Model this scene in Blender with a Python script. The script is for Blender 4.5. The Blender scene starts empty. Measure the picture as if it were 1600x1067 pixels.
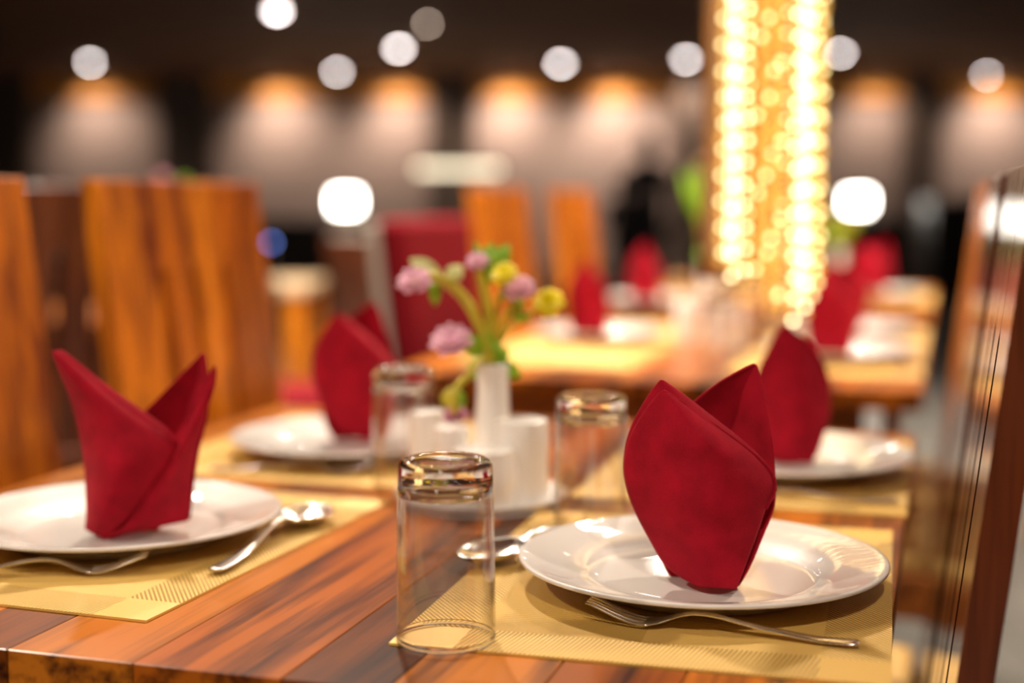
import bpy, bmesh, math, random
from mathutils import Vector, Matrix, noise
random.seed(7)
PI = math.pi
C = bpy.context.scene.collection
S = bpy.context.scene

# ------------------------------------------------------------------ camera, world, exposure
F = 2222.0; HZ = 310.0; VX = 1480.0; CAMZ = 1.05; TOP = 0.75
PITCH = math.atan((533.5 - HZ) / F)
YAW = math.atan((VX - 800) / (F / math.cos(PITCH)))
FW = Vector((-math.sin(YAW) * math.cos(PITCH), math.cos(YAW) * math.cos(PITCH), -math.sin(PITCH)))
RT = Vector((math.cos(YAW), math.sin(YAW), 0))
UP = RT.cross(FW)
EYE = Vector((0, 0, CAMZ))
cd = bpy.data.cameras.new('camera'); cam = bpy.data.objects.new('camera', cd); C.objects.link(cam)
cd.sensor_width = 36; cd.lens = 36 * F / 1600
cam.matrix_world = Matrix.Translation(EYE) @ Matrix((RT, UP, -FW)).transposed().to_4x4()
cd.dof.use_dof = True; cd.dof.focus_distance = 1.02; cd.dof.aperture_fstop = 1.85
cd.clip_start = 0.02
S.camera = cam
S.view_settings.view_transform = 'Standard'; S.view_settings.look = 'None'
S.view_settings.exposure = 0.0; S.view_settings.gamma = 1.0
try: S.view_settings.use_curve_mapping = False
except Exception: pass
S.cycles.max_bounces = 10; S.cycles.transmission_bounces = 10; S.cycles.transparent_max_bounces = 8
S.cycles.sample_clamp_indirect = 6.0
S.cycles.caustics_reflective = True; S.cycles.caustics_refractive = True
wd = bpy.data.worlds.new('world'); S.world = wd; wd.use_nodes = True
wd.node_tree.nodes['Background'].inputs[0].default_value = (1.0, 0.8, 0.62, 1)
wd.node_tree.nodes['Background'].inputs[1].default_value = 0.11
WARM = (1.0, 0.86, 0.70)

def ray(px, py): return FW + RT * ((px - 800) / F) - UP * ((py - 533.5) / F)
def tz(px, py, z=TOP):
    d = ray(px, py); return EYE + d * ((z - CAMZ) / d.z)
FH = Vector((-math.sin(YAW), math.cos(YAW), 0))
def at(px, py, v):
    d = ray(px, py); return EYE + d * (v / d.dot(FH))
def uv(u, v, z=0.0): return RT * u + FH * v + Vector((0, 0, z))

# ------------------------------------------------------------------ object helpers
def link(o, parent=None):
    C.objects.link(o)
    if parent is not None: o.parent = parent
    return o
def tag(o, label=None, cat=None, group=None, kind=None):
    if label: o['label'] = label
    if cat: o['category'] = cat
    if group: o['group'] = group
    if kind: o['kind'] = kind
    return o
def thing(name, label, cat, loc=(0, 0, 0), rz=0, group=None):
    o = bpy.data.objects.new(name, None); o.empty_display_size = 0.05
    o.location = loc; o.rotation_euler = (0, 0, rz)
    link(o); return tag(o, label, cat, group)
def dup(o, loc=None, rz=None, label=None, group=None, parent=None):
    c = o.copy(); C.objects.link(c)
    if parent is not None: c.parent = parent
    if loc is not None: c.location = loc
    if rz is not None: c.rotation_euler = (0, 0, rz)
    if label: c['label'] = label
    if group: c['group'] = group
    for ch in list(o.children): dup(ch, parent=c)
    return c
def obj(name, verts, faces, mat, parent=None, smooth=False, color=None, auto=None):
    me = bpy.data.meshes.new(name); me.from_pydata([tuple(v) for v in verts], [], faces); me.update()
    if mat: me.materials.append(mat)
    o = bpy.data.objects.new(name, me)
    if smooth:
        for p in me.polygons: p.use_smooth = True
    if color: o.color = (*color, 1)
    return link(o, parent)
def bobj(name, bm, mat, parent=None, smooth=False, color=None):
    me = bpy.data.meshes.new(name); bmesh.ops.recalc_face_normals(bm, faces=bm.faces); bm.to_mesh(me); bm.free()
    if mat: me.materials.append(mat)
    o = bpy.data.objects.new(name, me)
    if smooth:
        for p in me.polygons: p.use_smooth = True
    if color: o.color = (*color, 1)
    return link(o, parent)
def bbox(bm, x0, x1, y0, y1, z0, z1, bev=0.0, M=None, seg=1):
    r = bmesh.ops.create_cube(bm, size=1.0); vs = r['verts']
    T = Matrix.Translation(((x0 + x1) / 2, (y0 + y1) / 2, (z0 + z1) / 2)) @ Matrix.Diagonal((x1 - x0, y1 - y0, z1 - z0, 1))
    bmesh.ops.transform(bm, matrix=T, verts=vs)
    if bev:
        es = list({e for v in vs for e in v.link_edges})
        r2 = bmesh.ops.bevel(bm, geom=es, offset=bev, segments=seg, affect='EDGES', profile=0.5)
        vs = list({v for f in r2['faces'] for v in f.verts} | {v for v in vs if v.is_valid})
    if M is not None: bmesh.ops.transform(bm, matrix=M, verts=[v for v in vs if v.is_valid])
def box(name, x0, x1, y0, y1, z0, z1, mat, parent=None, bev=0.0, M=None, color=None, seg=1):
    bm = bmesh.new(); bbox(bm, x0, x1, y0, y1, z0, z1, bev, M, seg)
    return bobj(name, bm, mat, parent, color=color)
def lathe(name, prof, mat, parent=None, n=48, loc=(0, 0, 0), closed=False, smooth=True):
    V = []; Fc = []
    m = len(prof)
    for (r, z) in prof:
        for k in range(n):
            a = 2 * PI * k / n
            V.append((loc[0] + r * math.cos(a), loc[1] + r * math.sin(a), loc[2] + z))
    rng = m if closed else m - 1
    for i in range(rng):
        j = (i + 1) % m
        for k in range(n):
            l = (k + 1) % n
            Fc.append((i * n + k, i * n + l, j * n + l, j * n + k))
    bm = bmesh.new(); me = bpy.data.meshes.new('t'); me.from_pydata(V, [], Fc); bm.from_mesh(me); bpy.data.meshes.remove(me)
    bmesh.ops.remove_doubles(bm, verts=bm.verts, dist=1e-6)
    return bobj(name, bm, mat, parent, smooth)
def smoothprof(pts, k=6):
    out = []
    n = len(pts)
    for i in range(n - 1):
        p0 = pts[max(i - 1, 0)]; p1 = pts[i]; p2 = pts[i + 1]; p3 = pts[min(i + 2, n - 1)]
        for j in range(k):
            t = j / k
            out.append(tuple(0.5 * (2 * b + (c - a) * t + (2 * a - 5 * b + 4 * c - d) * t * t + (3 * b - a - 3 * c + d) * t ** 3)
                             for a, b, c, d in zip(p0, p1, p2, p3)))
    out.append(tuple(pts[-1])); return out
def sweep(bm, path, n=10, flat=None):
    """path: list of (x,y,z,rw,rt): elliptical section, rw sideways (horizontal), rt vertical-ish"""
    rings = []
    for i, p in enumerate(path):
        a = Vector(path[max(i - 1, 0)][:3]); b = Vector(path[min(i + 1, len(path) - 1)][:3])
        t = (b - a).normalized()
        side = Vector((0, 0, 1)).cross(t)
        if side.length < 0.05: side = Vector((0, 1, 0)).cross(t)
        side.normalize(); nn = t.cross(side).normalized()
        rw = p[3]; rt = p[4] if len(p) > 4 else p[3]
        c = Vector(p[:3]); ring = []
        for k in range(n):
            an = 2 * PI * k / n
            ring.append(bm.verts.new(c + side * (rw * math.cos(an)) + nn * (rt * math.sin(an))))
        rings.append(ring)
    for i in range(len(rings) - 1):
        for k in range(n):
            l = (k + 1) % n
            bm.faces.new((rings[i][k], rings[i][l], rings[i + 1][l], rings[i + 1][k]))
    bm.faces.new(list(reversed(rings[0]))); bm.faces.new(rings[-1])
def tube(name, path, mat, parent=None, n=10):
    bm = bmesh.new(); sweep(bm, path, n); return bobj(name, bm, mat, parent, True)

# ------------------------------------------------------------------ materials
def newmat(name):
    m = bpy.data.materials.new(name); m.use_nodes = True
    nt = m.node_tree; return m, nt, nt.nodes, nt.links, nt.nodes['Principled BSDF']
def pmat(name, col, rough=0.5, metal=0.0, coat=0.0, emis=None, es=0.0, var=0.08, scale=30, bump=0.0, spec=0.5, sheen=0.0):
    m, nt, N, L, P = newmat(name)
    P.inputs['Roughness'].default_value = rough; P.inputs['Metallic'].default_value = metal
    P.inputs['Coat Weight'].default_value = coat; P.inputs['Coat Roughness'].default_value = 0.06
    P.inputs['Specular IOR Level'].default_value = spec
    if sheen: P.inputs['Sheen Weight'].default_value = sheen; P.inputs['Sheen Roughness'].default_value = 0.4; P.inputs['Sheen Tint'].default_value = (1, .3, .3, 1)
    tc = N.new('ShaderNodeTexCoord'); nz = N.new('ShaderNodeTexNoise'); nz.inputs['Scale'].default_value = scale; nz.inputs['Detail'].default_value = 4
    L.new(tc.outputs['Object'], nz.inputs['Vector'])
    cr = N.new('ShaderNodeMixRGB'); cr.inputs[1].default_value = (*[c * (1 - var) for c in col], 1); cr.inputs[2].default_value = (*[min(1, c * (1 + var)) for c in col], 1)
    L.new(nz.outputs['Fac'], cr.inputs[0]); L.new(cr.outputs[0], P.inputs['Base Color'])
    if bump:
        b = N.new('ShaderNodeBump'); b.inputs['Strength'].default_value = bump; b.inputs['Distance'].default_value = 0.001
        L.new(nz.outputs['Fac'], b.inputs['Height']); L.new(b.outputs[0], P.inputs['Normal'])
    if emis: P.inputs['Emission Color'].default_value = (*emis, 1); P.inputs['Emission Strength'].default_value = es
    return m
def wood(name, dark, light, axis='y', rough=0.25, coat=0.6, scale=1.0, contrast=(0.34, 0.68)):
    m, nt, N, L, P = newmat(name)
    tc = N.new('ShaderNodeTexCoord'); oi = N.new('ShaderNodeObjectInfo')
    ad = N.new('ShaderNodeVectorMath'); ad.operation = 'ADD'
    sc = N.new('ShaderNodeVectorMath'); sc.operation = 'SCALE'; sc.inputs[3].default_value = 37.0
    cx = N.new('ShaderNodeCombineXYZ')
    for i in range(3): L.new(oi.outputs['Random'], cx.inputs[i])
    L.new(cx.outputs[0], sc.inputs[0]); L.new(tc.outputs['Object'], ad.inputs[0]); L.new(sc.outputs[0], ad.inputs[1])
    mp = N.new('ShaderNodeMapping'); s = [14.0 * scale] * 3; s['xyz'.index(axis)] = 1.7 * scale
    mp.inputs['Scale'].default_value = s; L.new(ad.outputs[0], mp.inputs['Vector'])
    n1 = N.new('ShaderNodeTexNoise'); n1.inputs['Scale'].default_value = 1.4; n1.inputs['Detail'].default_value = 5; n1.inputs['Distortion'].default_value = 0.9
    L.new(mp.outputs[0], n1.inputs['Vector'])
    mp2 = N.new('ShaderNodeMapping'); s2 = [160.0 * scale] * 3; s2['xyz'.index(axis)] = 5.0 * scale
    mp2.inputs['Scale'].default_value = s2; L.new(ad.outputs[0], mp2.inputs['Vector'])
    n2 = N.new('ShaderNodeTexNoise'); n2.inputs['Scale'].default_value = 1.0; n2.inputs['Detail'].default_value = 3
    L.new(mp2.outputs[0], n2.inputs['Vector'])
    mx = N.new('ShaderNodeMath'); mx.operation = 'MULTIPLY_ADD'; mx.inputs[1].default_value = 0.3
    L.new(n2.outputs['Fac'], mx.inputs[0]); 
    m2 = N.new('ShaderNodeMath'); m2.operation = 'MULTIPLY'; m2.inputs[1].default_value = 0.75; L.new(n1.outputs['Fac'], m2.inputs[0]); L.new(m2.outputs[0], mx.inputs[2])
    cr = N.new('ShaderNodeValToRGB'); e = cr.color_ramp.elements
    e[0].position = contrast[0]; e[0].color = (*dark, 1); e[1].position = contrast[1]; e[1].color = (*light, 1)
    L.new(mx.outputs[0], cr.inputs[0])
    mu = N.new('ShaderNodeMixRGB'); mu.blend_type = 'MULTIPLY'; mu.inputs[0].default_value = 1
    L.new(cr.outputs[0], mu.inputs[1]); L.new(oi.outputs['Color'], mu.inputs[2]); L.new(mu.outputs[0], P.inputs['Base Color'])
    P.inputs['Roughness'].default_value = rough; P.inputs['Coat Weight'].default_value = coat; P.inputs['Coat Roughness'].default_value = 0.12
    b = N.new('ShaderNodeBump'); b.inputs['Strength'].default_value = 0.08; b.inputs['Distance'].default_value = 0.0006
    L.new(n2.outputs['Fac'], b.inputs['Height']); L.new(b.outputs[0], P.inputs['Normal'])
    return m
def weave(name, col, col2, ang, period, rough=0.42, strength=0.9, axis2=True):
    """gold vinyl weave: ridges across direction ang with the given period"""
    m, nt, N, L, P = newmat(name)
    tc = N.new('ShaderNodeTexCoord'); mp = N.new('ShaderNodeMapping'); mp.inputs['Rotation'].default_value = (0, 0, ang)
    L.new(tc.outputs['Object'], mp.inputs['Vector'])
    def wv(direction, per):
        w = N.new('ShaderNodeTexWave'); w.bands_direction = direction; w.inputs['Scale'].default_value = 2 * PI / per / 20.0
        L.new(mp.outputs[0], w.inputs['Vector']); return w
    w1 = wv('X', period); w2 = wv('Y', period * 0.5)
    mx = N.new('ShaderNodeMath'); mx.operation = 'MULTIPLY_ADD'; mx.inputs[1].default_value = 0.25
    L.new(w2.outputs['Fac'], mx.inputs[0]); L.new(w1.outputs['Fac'], mx.inputs[2])
    cr = N.new('ShaderNodeMixRGB'); cr.inputs[1].default_value = (*col2, 1); cr.inputs[2].default_value = (*col, 1)
    L.new(w1.outputs['Fac'], cr.inputs[0]); L.new(cr.outputs[0], P.inputs['Base Color'])
    b = N.new('ShaderNodeBump'); b.inputs['Strength'].default_value = strength; b.inputs['Distance'].default_value = 0.0008
    L.new(mx.outputs[0], b.inputs['Height']); L.new(b.outputs[0], P.inputs['Normal'])
    P.inputs['Roughness'].default_value = rough; P.inputs['Metallic'].default_value = 0.15
    return m
def clothmat(name, col):
    m, nt, N, L, P = newmat(name)
    tc = N.new('ShaderNodeTexCoord')
    nz = N.new('ShaderNodeTexNoise'); nz.inputs['Scale'].default_value = 900; nz.inputs['Detail'].default_value = 3
    n2 = N.new('ShaderNodeTexNoise'); n2.inputs['Scale'].default_value = 45; n2.inputs['Detail'].default_value = 4
    L.new(tc.outputs['Object'], nz.inputs['Vector']); L.new(tc.outputs['Object'], n2.inputs['Vector'])
    a = N.new('ShaderNodeMath'); a.operation = 'MULTIPLY_ADD'; a.inputs[1].default_value = 0.5
    L.new(nz.outputs['Fac'], a.inputs[0]); L.new(n2.outputs['Fac'], a.inputs[2])
    cr = N.new('ShaderNodeValToRGB'); e = cr.color_ramp.elements
    e[0].position = 0.45; e[0].color = (*[c * 0.72 for c in col], 1); e[1].position = 1.0; e[1].color = (*[min(1, c * 1.35) for c in col], 1)
    L.new(a.outputs[0], cr.inputs[0]); L.new(cr.outputs[0], P.inputs['Base Color'])
    P.inputs['Roughness'].default_value = 0.9; P.inputs['Sheen Weight'].default_value = 0.15; P.inputs['Sheen Roughness'].default_value = 0.35
    P.inputs['Sheen Tint'].default_value = (1, .25, .25, 1); P.inputs['Specular IOR Level'].default_value = 0.15
    b = N.new('ShaderNodeBump'); b.inputs['Strength'].default_value = 0.35; b.inputs['Distance'].default_value = 0.0006
    L.new(nz.outputs['Fac'], b.inputs['Height'])
    b2 = N.new('ShaderNodeBump'); b2.inputs['Strength'].default_value = 0.3; b2.inputs['Distance'].default_value = 0.003
    L.new(n2.outputs['Fac'], b2.inputs['Height']); L.new(b.outputs[0], b2.inputs['Normal']); L.new(b2.outputs[0], P.inputs['Normal'])
    return m
def glassmat(name, tint=(1, 1, 1), rough=0.0, ior=1.5):
    m, nt, N, L, P = newmat(name)
    P.inputs['Base Color'].default_value = (*tint, 1); P.inputs['Roughness'].default_value = rough
    P.inputs['Transmission Weight'].default_value = 1.0; P.inputs['IOR'].default_value = ior
    return m
def emat(name, col, s):
    m, nt, N, L, P = newmat(name)
    P.inputs['Base Color'].default_value = (*col, 1)
    P.inputs['Emission Color'].default_value = (*col, 1); P.inputs['Emission Strength'].default_value = s
    return m

M_TABLE = wood('table_wood', (0.060, 0.012, 0.002), (0.50, 0.155, 0.010), 'y', 0.30, 0.10, 1.0, (0.39, 0.59))
M_TABLE.node_tree.nodes['Principled BSDF'].inputs['Specular IOR Level'].default_value = 0.3
M_TABLEX = wood('table_wood_cross', (0.06, 0.012, 0.002), (0.40, 0.12, 0.010), 'x', 0.28, 0.6)
M_CHAIR = wood('chair_wood', (0.16, 0.022, 0.002), (0.78, 0.24, 0.006), 'z', 0.38, 0.2, 1.0, (0.38, 0.60))
M_CHAIRBR = wood('brown_lacquered_wood', (0.035, 0.006, 0.002), (0.16, 0.036, 0.009), 'z', 0.24, 1.0, 1.4, (0.36, 0.62))
M_CHAIRD = wood('dark_shaded_chair_wood', (0.05, 0.012, 0.006), (0.20, 0.055, 0.02), 'z', 0.30, 0.5, 1.6)  # dark wood, also carries the shade on the unlit left chair back
M_CHAIRX = wood('chair_wood_cross', (0.16, 0.028, 0.004), (0.60, 0.19, 0.02), 'y', 0.35, 0.3)
M_CERAMIC = pmat('white_ceramic', (0.66, 0.61, 0.57), 0.38, coat=1.0, var=0.01)
M_CERAMIC.node_tree.nodes['Principled BSDF'].inputs['Coat Roughness'].default_value = 0.025
M_POT = pmat('glossy_white_pot', (0.90, 0.85, 0.79), 0.35, coat=1.0, var=0.01)
M_CLOTH = clothmat('red_napkin_cloth', (0.30, 0.0034, 0.0145))
M_REDUP = pmat('red_upholstery', (0.17, 0.004, 0.010), 0.8, var=0.15, scale=14, bump=0.3, spec=0.1)
M_GOLDPAD = pmat('golden_seat_fabric', (0.72, 0.44, 0.13), 0.7, var=0.08, scale=60, bump=0.3)
M_PALEUP = pmat('pale_upholstery', (0.45, 0.40, 0.35), 0.8, var=0.08, scale=40, bump=0.3)
M_GLASS = glassmat('clear_glass')
def clearglass(name, clear):
    # clear drinking glass: mostly refracting, part of the light passes straight through
    m, nt, N, L, P = newmat(name)
    tr = N.new('ShaderNodeBsdfTransparent'); tr.inputs[0].default_value = (.99, .99, .99, 1)
    mx = N.new('ShaderNodeMixShader'); mx.inputs[0].default_value = clear
    P.inputs['Base Color'].default_value = (1, 1, 1, 1); P.inputs['Roughness'].default_value = 0.0
    P.inputs['Transmission Weight'].default_value = 1.0; P.inputs['IOR'].default_value = 1.5
    L.new(P.outputs[0], mx.inputs[1]); L.new(tr.outputs[0], mx.inputs[2]); L.new(mx.outputs[0], N['Material Output'].inputs[0]); return m
M_TUMBLER = clearglass('tumbler_glass', 0.0)
def shellglass(name):
    # one surface of a thin glass wall: straight transmission plus Schlick reflection, the same from both sides
    m, nt, N, L, P = newmat(name); N.remove(P)
    tr = N.new('ShaderNodeBsdfTransparent'); tr.inputs[0].default_value = (.98, .975, .97, 1)
    gl = N.new('ShaderNodeBsdfGlossy'); gl.inputs['Roughness'].default_value = 0.01
    lw = N.new('ShaderNodeLayerWeight'); lw.inputs[0].default_value = 0.5
    pw = N.new('ShaderNodeMath'); pw.operation = 'POWER'; pw.inputs[1].default_value = 3.4
    ma = N.new('ShaderNodeMath'); ma.operation = 'MULTIPLY_ADD'; ma.inputs[1].default_value = .9; ma.inputs[2].default_value = .11
    L.new(lw.outputs['Facing'], pw.inputs[0]); L.new(pw.outputs[0], ma.inputs[0])
    mx = N.new('ShaderNodeMixShader'); L.new(ma.outputs[0], mx.inputs[0]); L.new(tr.outputs[0], mx.inputs[1]); L.new(gl.outputs[0], mx.inputs[2])
    L.new(mx.outputs[0], N['Material Output'].inputs[0]); return m
M_GWALL = shellglass('glass_wall')
M_STEEL = pmat('polished_steel', (0.84, 0.80, 0.77), 0.2, metal=1.0, var=0.03)
M_BLACK = pmat('black_fabric', (0.012, 0.011, 0.014), 0.8, var=0.2)
M_SKIN = pmat('skin', (0.32, 0.17, 0.11), 0.5, var=0.05)
M_HAIR = pmat('black_hair', (0.01, 0.008, 0.007), 0.5)
M_LEAF = pmat('leaf_green', (0.26, 0.50, 0.012), 0.45, var=0.25, scale=60)
M_PALELEAF = pmat('pale_leaf_green', (0.68, 0.70, 0.30), 0.5, var=0.2, scale=60)
M_STEM = pmat('olive_stem', (0.55, 0.46, 0.03), 0.5, var=0.15, scale=60)
M_PINK = pmat('pink_petals', (0.95, 0.46, 0.58), 0.6, var=0.25, scale=90)
M_YELLOW = pmat('yellow_petals', (0.98, 0.78, 0.005), 0.5, var=0.1, scale=80)
M_WALL = pmat('taupe_wall_plaster', (0.38, 0.285, 0.24), 0.8, var=0.08, scale=2)
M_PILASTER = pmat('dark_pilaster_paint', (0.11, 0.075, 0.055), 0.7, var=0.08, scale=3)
M_CEIL = pmat('dark_ceiling_paint', (0.22, 0.085, 0.03), 0.8, var=0.2, scale=1.5)
M_SCALLOP_TOP = pmat('amber_scallop_tint', (0.85, 0.36, 0.06), 0.6, var=0.15, scale=4)  # orange glow of the wall scallops put into the colour
M_DARK = pmat('dark_lacquer', (0.018, 0.014, 0.013), 0.45, var=0.2)
M_METAL = pmat('brass_trim', (0.55, 0.36, 0.13), 0.3, metal=1.0)
M_LENS = emat('downlight_lens', (1.0, 0.88, 0.84), 38)
M_LENSDIM = emat('dim_downlight_lens', (1.0, 0.78, 0.62), 17)
M_RING = pmat('white_downlight_ring', (0.5, 0.48, 0.45), 0.5)

# ------------------------------------------------------------------ the setting
ROOMW, V0, V1, CEIL = 9.5, -4.0, 18.0, 2.55
def quadbox(name, u0, u1, v0, v1, z0, z1, mat, parent=None, bev=0.0, color=None):
    return box(name, u0, u1, v0, v1, z0, z1, mat, parent, bev, M=Matrix.Rotation(YAW, 4, 'Z'), color=color)
st = lambda o: tag(o, kind='structure')
M_TILE = pmat('grey_floor_tile', (0.17, 0.165, 0.15), 0.30, coat=0.2, var=0.25, scale=3)
M_GROUT = pmat('floor_grout', (0.06, 0.055, 0.05), 0.8)
fl = st(quadbox('floor', -ROOMW, ROOMW, V0, V1, -0.1, -0.004, M_GROUT))
# nearby tiles that the gaps between the furniture can show, one by one
tile_me = None
for i in range(-7, 4):
    for j in range(1, 17):
        if tile_me is None:
            t = box('tile', -0.296, 0.296, -0.296, 0.296, -0.006, 0.0, M_TILE, fl, 0.002); tile_me = t.data
        else:
            t = bpy.data.objects.new('tile', tile_me); link(t, fl)
        p = uv(i * 0.6 + 0.3, j * 0.6); t.location = (p.x, p.y, 0); t.rotation_euler = (0, 0, YAW)
st(quadbox('ceiling', -ROOMW, ROOMW, V0, V1, CEIL, CEIL + 0.1, M_CEIL))
st(quadbox('wall_back', -ROOMW, ROOMW, V1, V1 + 0.1, -0.1, CEIL + 0.1, M_WALL))
st(quadbox('wall_left', -ROOMW - 0.1, -ROOMW, V0, V1, -0.1, CEIL + 0.1, M_PILASTER))
st(quadbox('wall_right', ROOMW, ROOMW + 0.1, V0, V1, -0.1, CEIL + 0.1, M_WALL))
st(quadbox('wall_front', -ROOMW, ROOMW, V0 - 0.1, V0, -0.1, CEIL + 0.1, M_WALL))
st(quadbox('trim_1', -ROOMW, ROOMW, V1 - 0.10, V1, CEIL - 0.27, CEIL, M_SCALLOP_TOP))  # added strip, its orange colour stands in for the scallops' warm tops
st(quadbox('baseboard_back', -ROOMW, ROOMW, V1 - 0.03, V1, 0, 0.14, M_PILASTER))
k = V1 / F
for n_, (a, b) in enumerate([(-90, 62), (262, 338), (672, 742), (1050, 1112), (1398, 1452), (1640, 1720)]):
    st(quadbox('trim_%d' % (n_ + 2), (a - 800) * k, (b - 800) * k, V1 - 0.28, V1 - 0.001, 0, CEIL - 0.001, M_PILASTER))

# ------------------------------------------------------------------ ceiling downlights
def downlight(loc, lens, label, group='ceiling downlights', r=0.05, area=0.0, spread=100, tilt=None, col=WARM):
    t = thing('ceiling_downlight', label, 'ceiling light', loc, 0, group)
    lathe('trim_ring', [(r * 1.35, 0.0), (r * 1.35, -0.008), (r * 1.02, -0.012), (r, -0.004), (r, 0.0)], M_RING, t, 20)
    lathe('lens', [(0.0, -0.034), (r * 0.35, -0.032), (r * 0.7, -0.024), (r * 0.99, -0.004)], lens, t, 20)
    if area:
        ld = bpy.data.lights.new('downlight_beam', 'AREA'); ld.shape = 'DISK'; ld.size = r * 1.9; ld.energy = area; ld.color = col; ld.spread = math.radians(spread)
        lo = bpy.data.objects.new('downlight_beam', ld); link(lo, t); lo.location = (0, 0, -0.04)
    return t
vis = [(433, 15, 'topmost of the glowing white ceiling downlights, left of centre', M_LENS, .052),
       (668, 34, 'dim ceiling downlight high between two brighter ones', M_LENSDIM, .022),
       (623, 73, 'bright ceiling downlight above the left scallops of wall light', M_LENS, .055),
       (527, 110, 'bright ceiling downlight low above the white lantern, second of a pair', M_LENS, .05),
       (461, 123, 'dimmer peach ceiling downlight beside a brighter one at left', M_LENSDIM, .055),
       (141, 95, 'lone ceiling downlight at the far left over the dark ceiling', M_LENS, .045),
       (876, 97, 'bright ceiling downlight between two orange scallops in the centre', M_LENS, .058),
       (1072, 90, 'bright ceiling downlight just left of the bead chandelier', M_LENS, .05),
       (1314, 80, 'ceiling downlight just right of the bead chandelier', M_LENS, .04),
       (1541, 115, 'rightmost bright ceiling downlight above the chairs', M_LENS, .035),
       (1527, 121, 'faint peach ceiling downlight under the rightmost bright one', M_LENSDIM, .02)]
for px, py, lb, mt, r in vis:
    p = tz(px, py, CEIL); downlight(p, mt, lb, None, r)
M_LENSNEAR = emat('near_downlight_lens', (1.0, 0.90, 0.78), 60)
for v in (4.6, 6.2, 8.0, 9.8):
    for u in (-4.4, -2.9, -1.5, -0.2, 1.1, 2.5, 4.0):
        downlight(uv(u + 0.25 * math.sin(v * 3), v, CEIL), M_LENSNEAR, 'recessed ceiling downlight of the rows over the dining hall', area=22 if v < 7 else 0, spread=120, r=0.04)
for x, y, e in ((-1.15, 2.55, 56), (0.75, 2.3, 34), (-1.9, 0.2, 38), (0.35, -0.75, 46), (-0.55, 3.9, 38), (-2.3, 3.2, 20)):
    downlight((x, y, CEIL), M_LENSNEAR, 'recessed ceiling downlight of the rows over the dining hall', area=e, spread=150, r=0.05)
# wall washers: warm spots on the far wall
for px, e, lb in ((150, 120, 'leftmost warm spotlight washing the far wall'), (432, 170, 'warm spotlight making the scallop below the peach downlight'), (615, 170, 'warm spotlight making the scallop left of the dark pilaster'),
                  (785, 210, 'warm spotlight making the orange scallop at the centre of the wall'), (945, 210, 'warm spotlight making the orange scallop above the dark figure'), (1060, 90, 'warm spotlight left of the chandelier at the far wall'),
                  (1345, 110, 'warm spotlight right of the chandelier at the far wall'), (1530, 170, 'rightmost warm spotlight washing the far wall')):
    u = (px - 800) / F * V1
    t = thing('wall_washer', lb, 'ceiling light', uv(u, V1 - 0.62, CEIL), 0, 'wall washers along the far wall')
    lathe('trim_ring', [(0.05, 0), (0.05, -0.02), (0.04, -0.02), (0.04, 0)], M_RING, t, 16)
    ld = bpy.data.lights.new('wall_beam', 'SPOT'); ld.energy = e * .66; ld.color = (1, .80, .66); ld.spot_size = math.radians(108); ld.spot_blend = 1.0; ld.shadow_soft_size = 0.04
    lo = bpy.data.objects.new('wall_beam', ld); link(lo, t); lo.location = (0, 0, -0.03)
    lo.rotation_euler = (math.radians(34), 0, 0)

# ------------------------------------------------------------------ tables
def table(x0, x1, y0, y1, label):
    t = thing('dining_table', label, 'table', ((x0 + x1) / 2, (y0 + y1) / 2, 0))
    w = x1 - x0; l = y1 - y0; th = 0.032
    rnd = random.Random(int(y0 * 100))
    xs = [-w / 2]
    widths = [0.085, 0.075, 0.11, 0.06, 0.095, 0.105, 0.07, 0.09, 0.08, 0.12]
    cols = [(1, 1, 1), (.32, .24, .22), (.95, .9, .8), (.38, .28, .24), (1.0, .95, .9), (.8, .62, .5), (.30, .22, .2), (1, .95, .85), (.55, .42, .36), (.95, .85, .8)]
    s = sum(widths)
    for i, q in enumerate(widths):
        a = xs[-1]; b = a + q * w / s; xs.append(b)
        o = box('plank', a + 0.0003, b - 0.0003, -l / 2, l / 2, TOP - th, TOP, M_TABLE, t, 0.0007, color=cols[(i) % 10])
    for sx in (-1, 1):
        box('apron', sx * (w / 2 - 0.05) - 0.011, sx * (w / 2 - 0.05) + 0.011, -l / 2 + 0.09, l / 2 - 0.09, TOP - th - 0.085, TOP - th - 0.0005, M_TABLE, t, 0.002, color=(.8, .65, .6))
        box('apron', -w / 2 + 0.09, w / 2 - 0.09, sx * (l / 2 - 0.05) - 0.011, sx * (l / 2 - 0.05) + 0.011, TOP - th - 0.085, TOP - th - 0.0005, M_TABLEX, t, 0.002, color=(.8, .65, .6))
    for sy in (-.27, .27):
        xo = -0.035
        box('pedestal', xo - .035, xo + .035, sy * l - .06, sy * l + .06, .012, TOP - th - 0.0005, M_CHAIR, t, 0.003)
        box('base_plate', xo - .042, xo + .042, sy * l - .14, sy * l + .14, 0, .0118, M_DARK, t, 0.002)
    return t
TX0, TX1 = -0.925, -0.029
table(TX0, TX1, 0.787, 1.86, 'glossy plank-top wooden dining table in the foreground')
table(TX0, TX1, 2.29, 3.42, 'wooden dining table right behind the foreground one')
table(TX0, TX1, 3.82, 5.0, 'third wooden dining table, farthest of the row')

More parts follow.
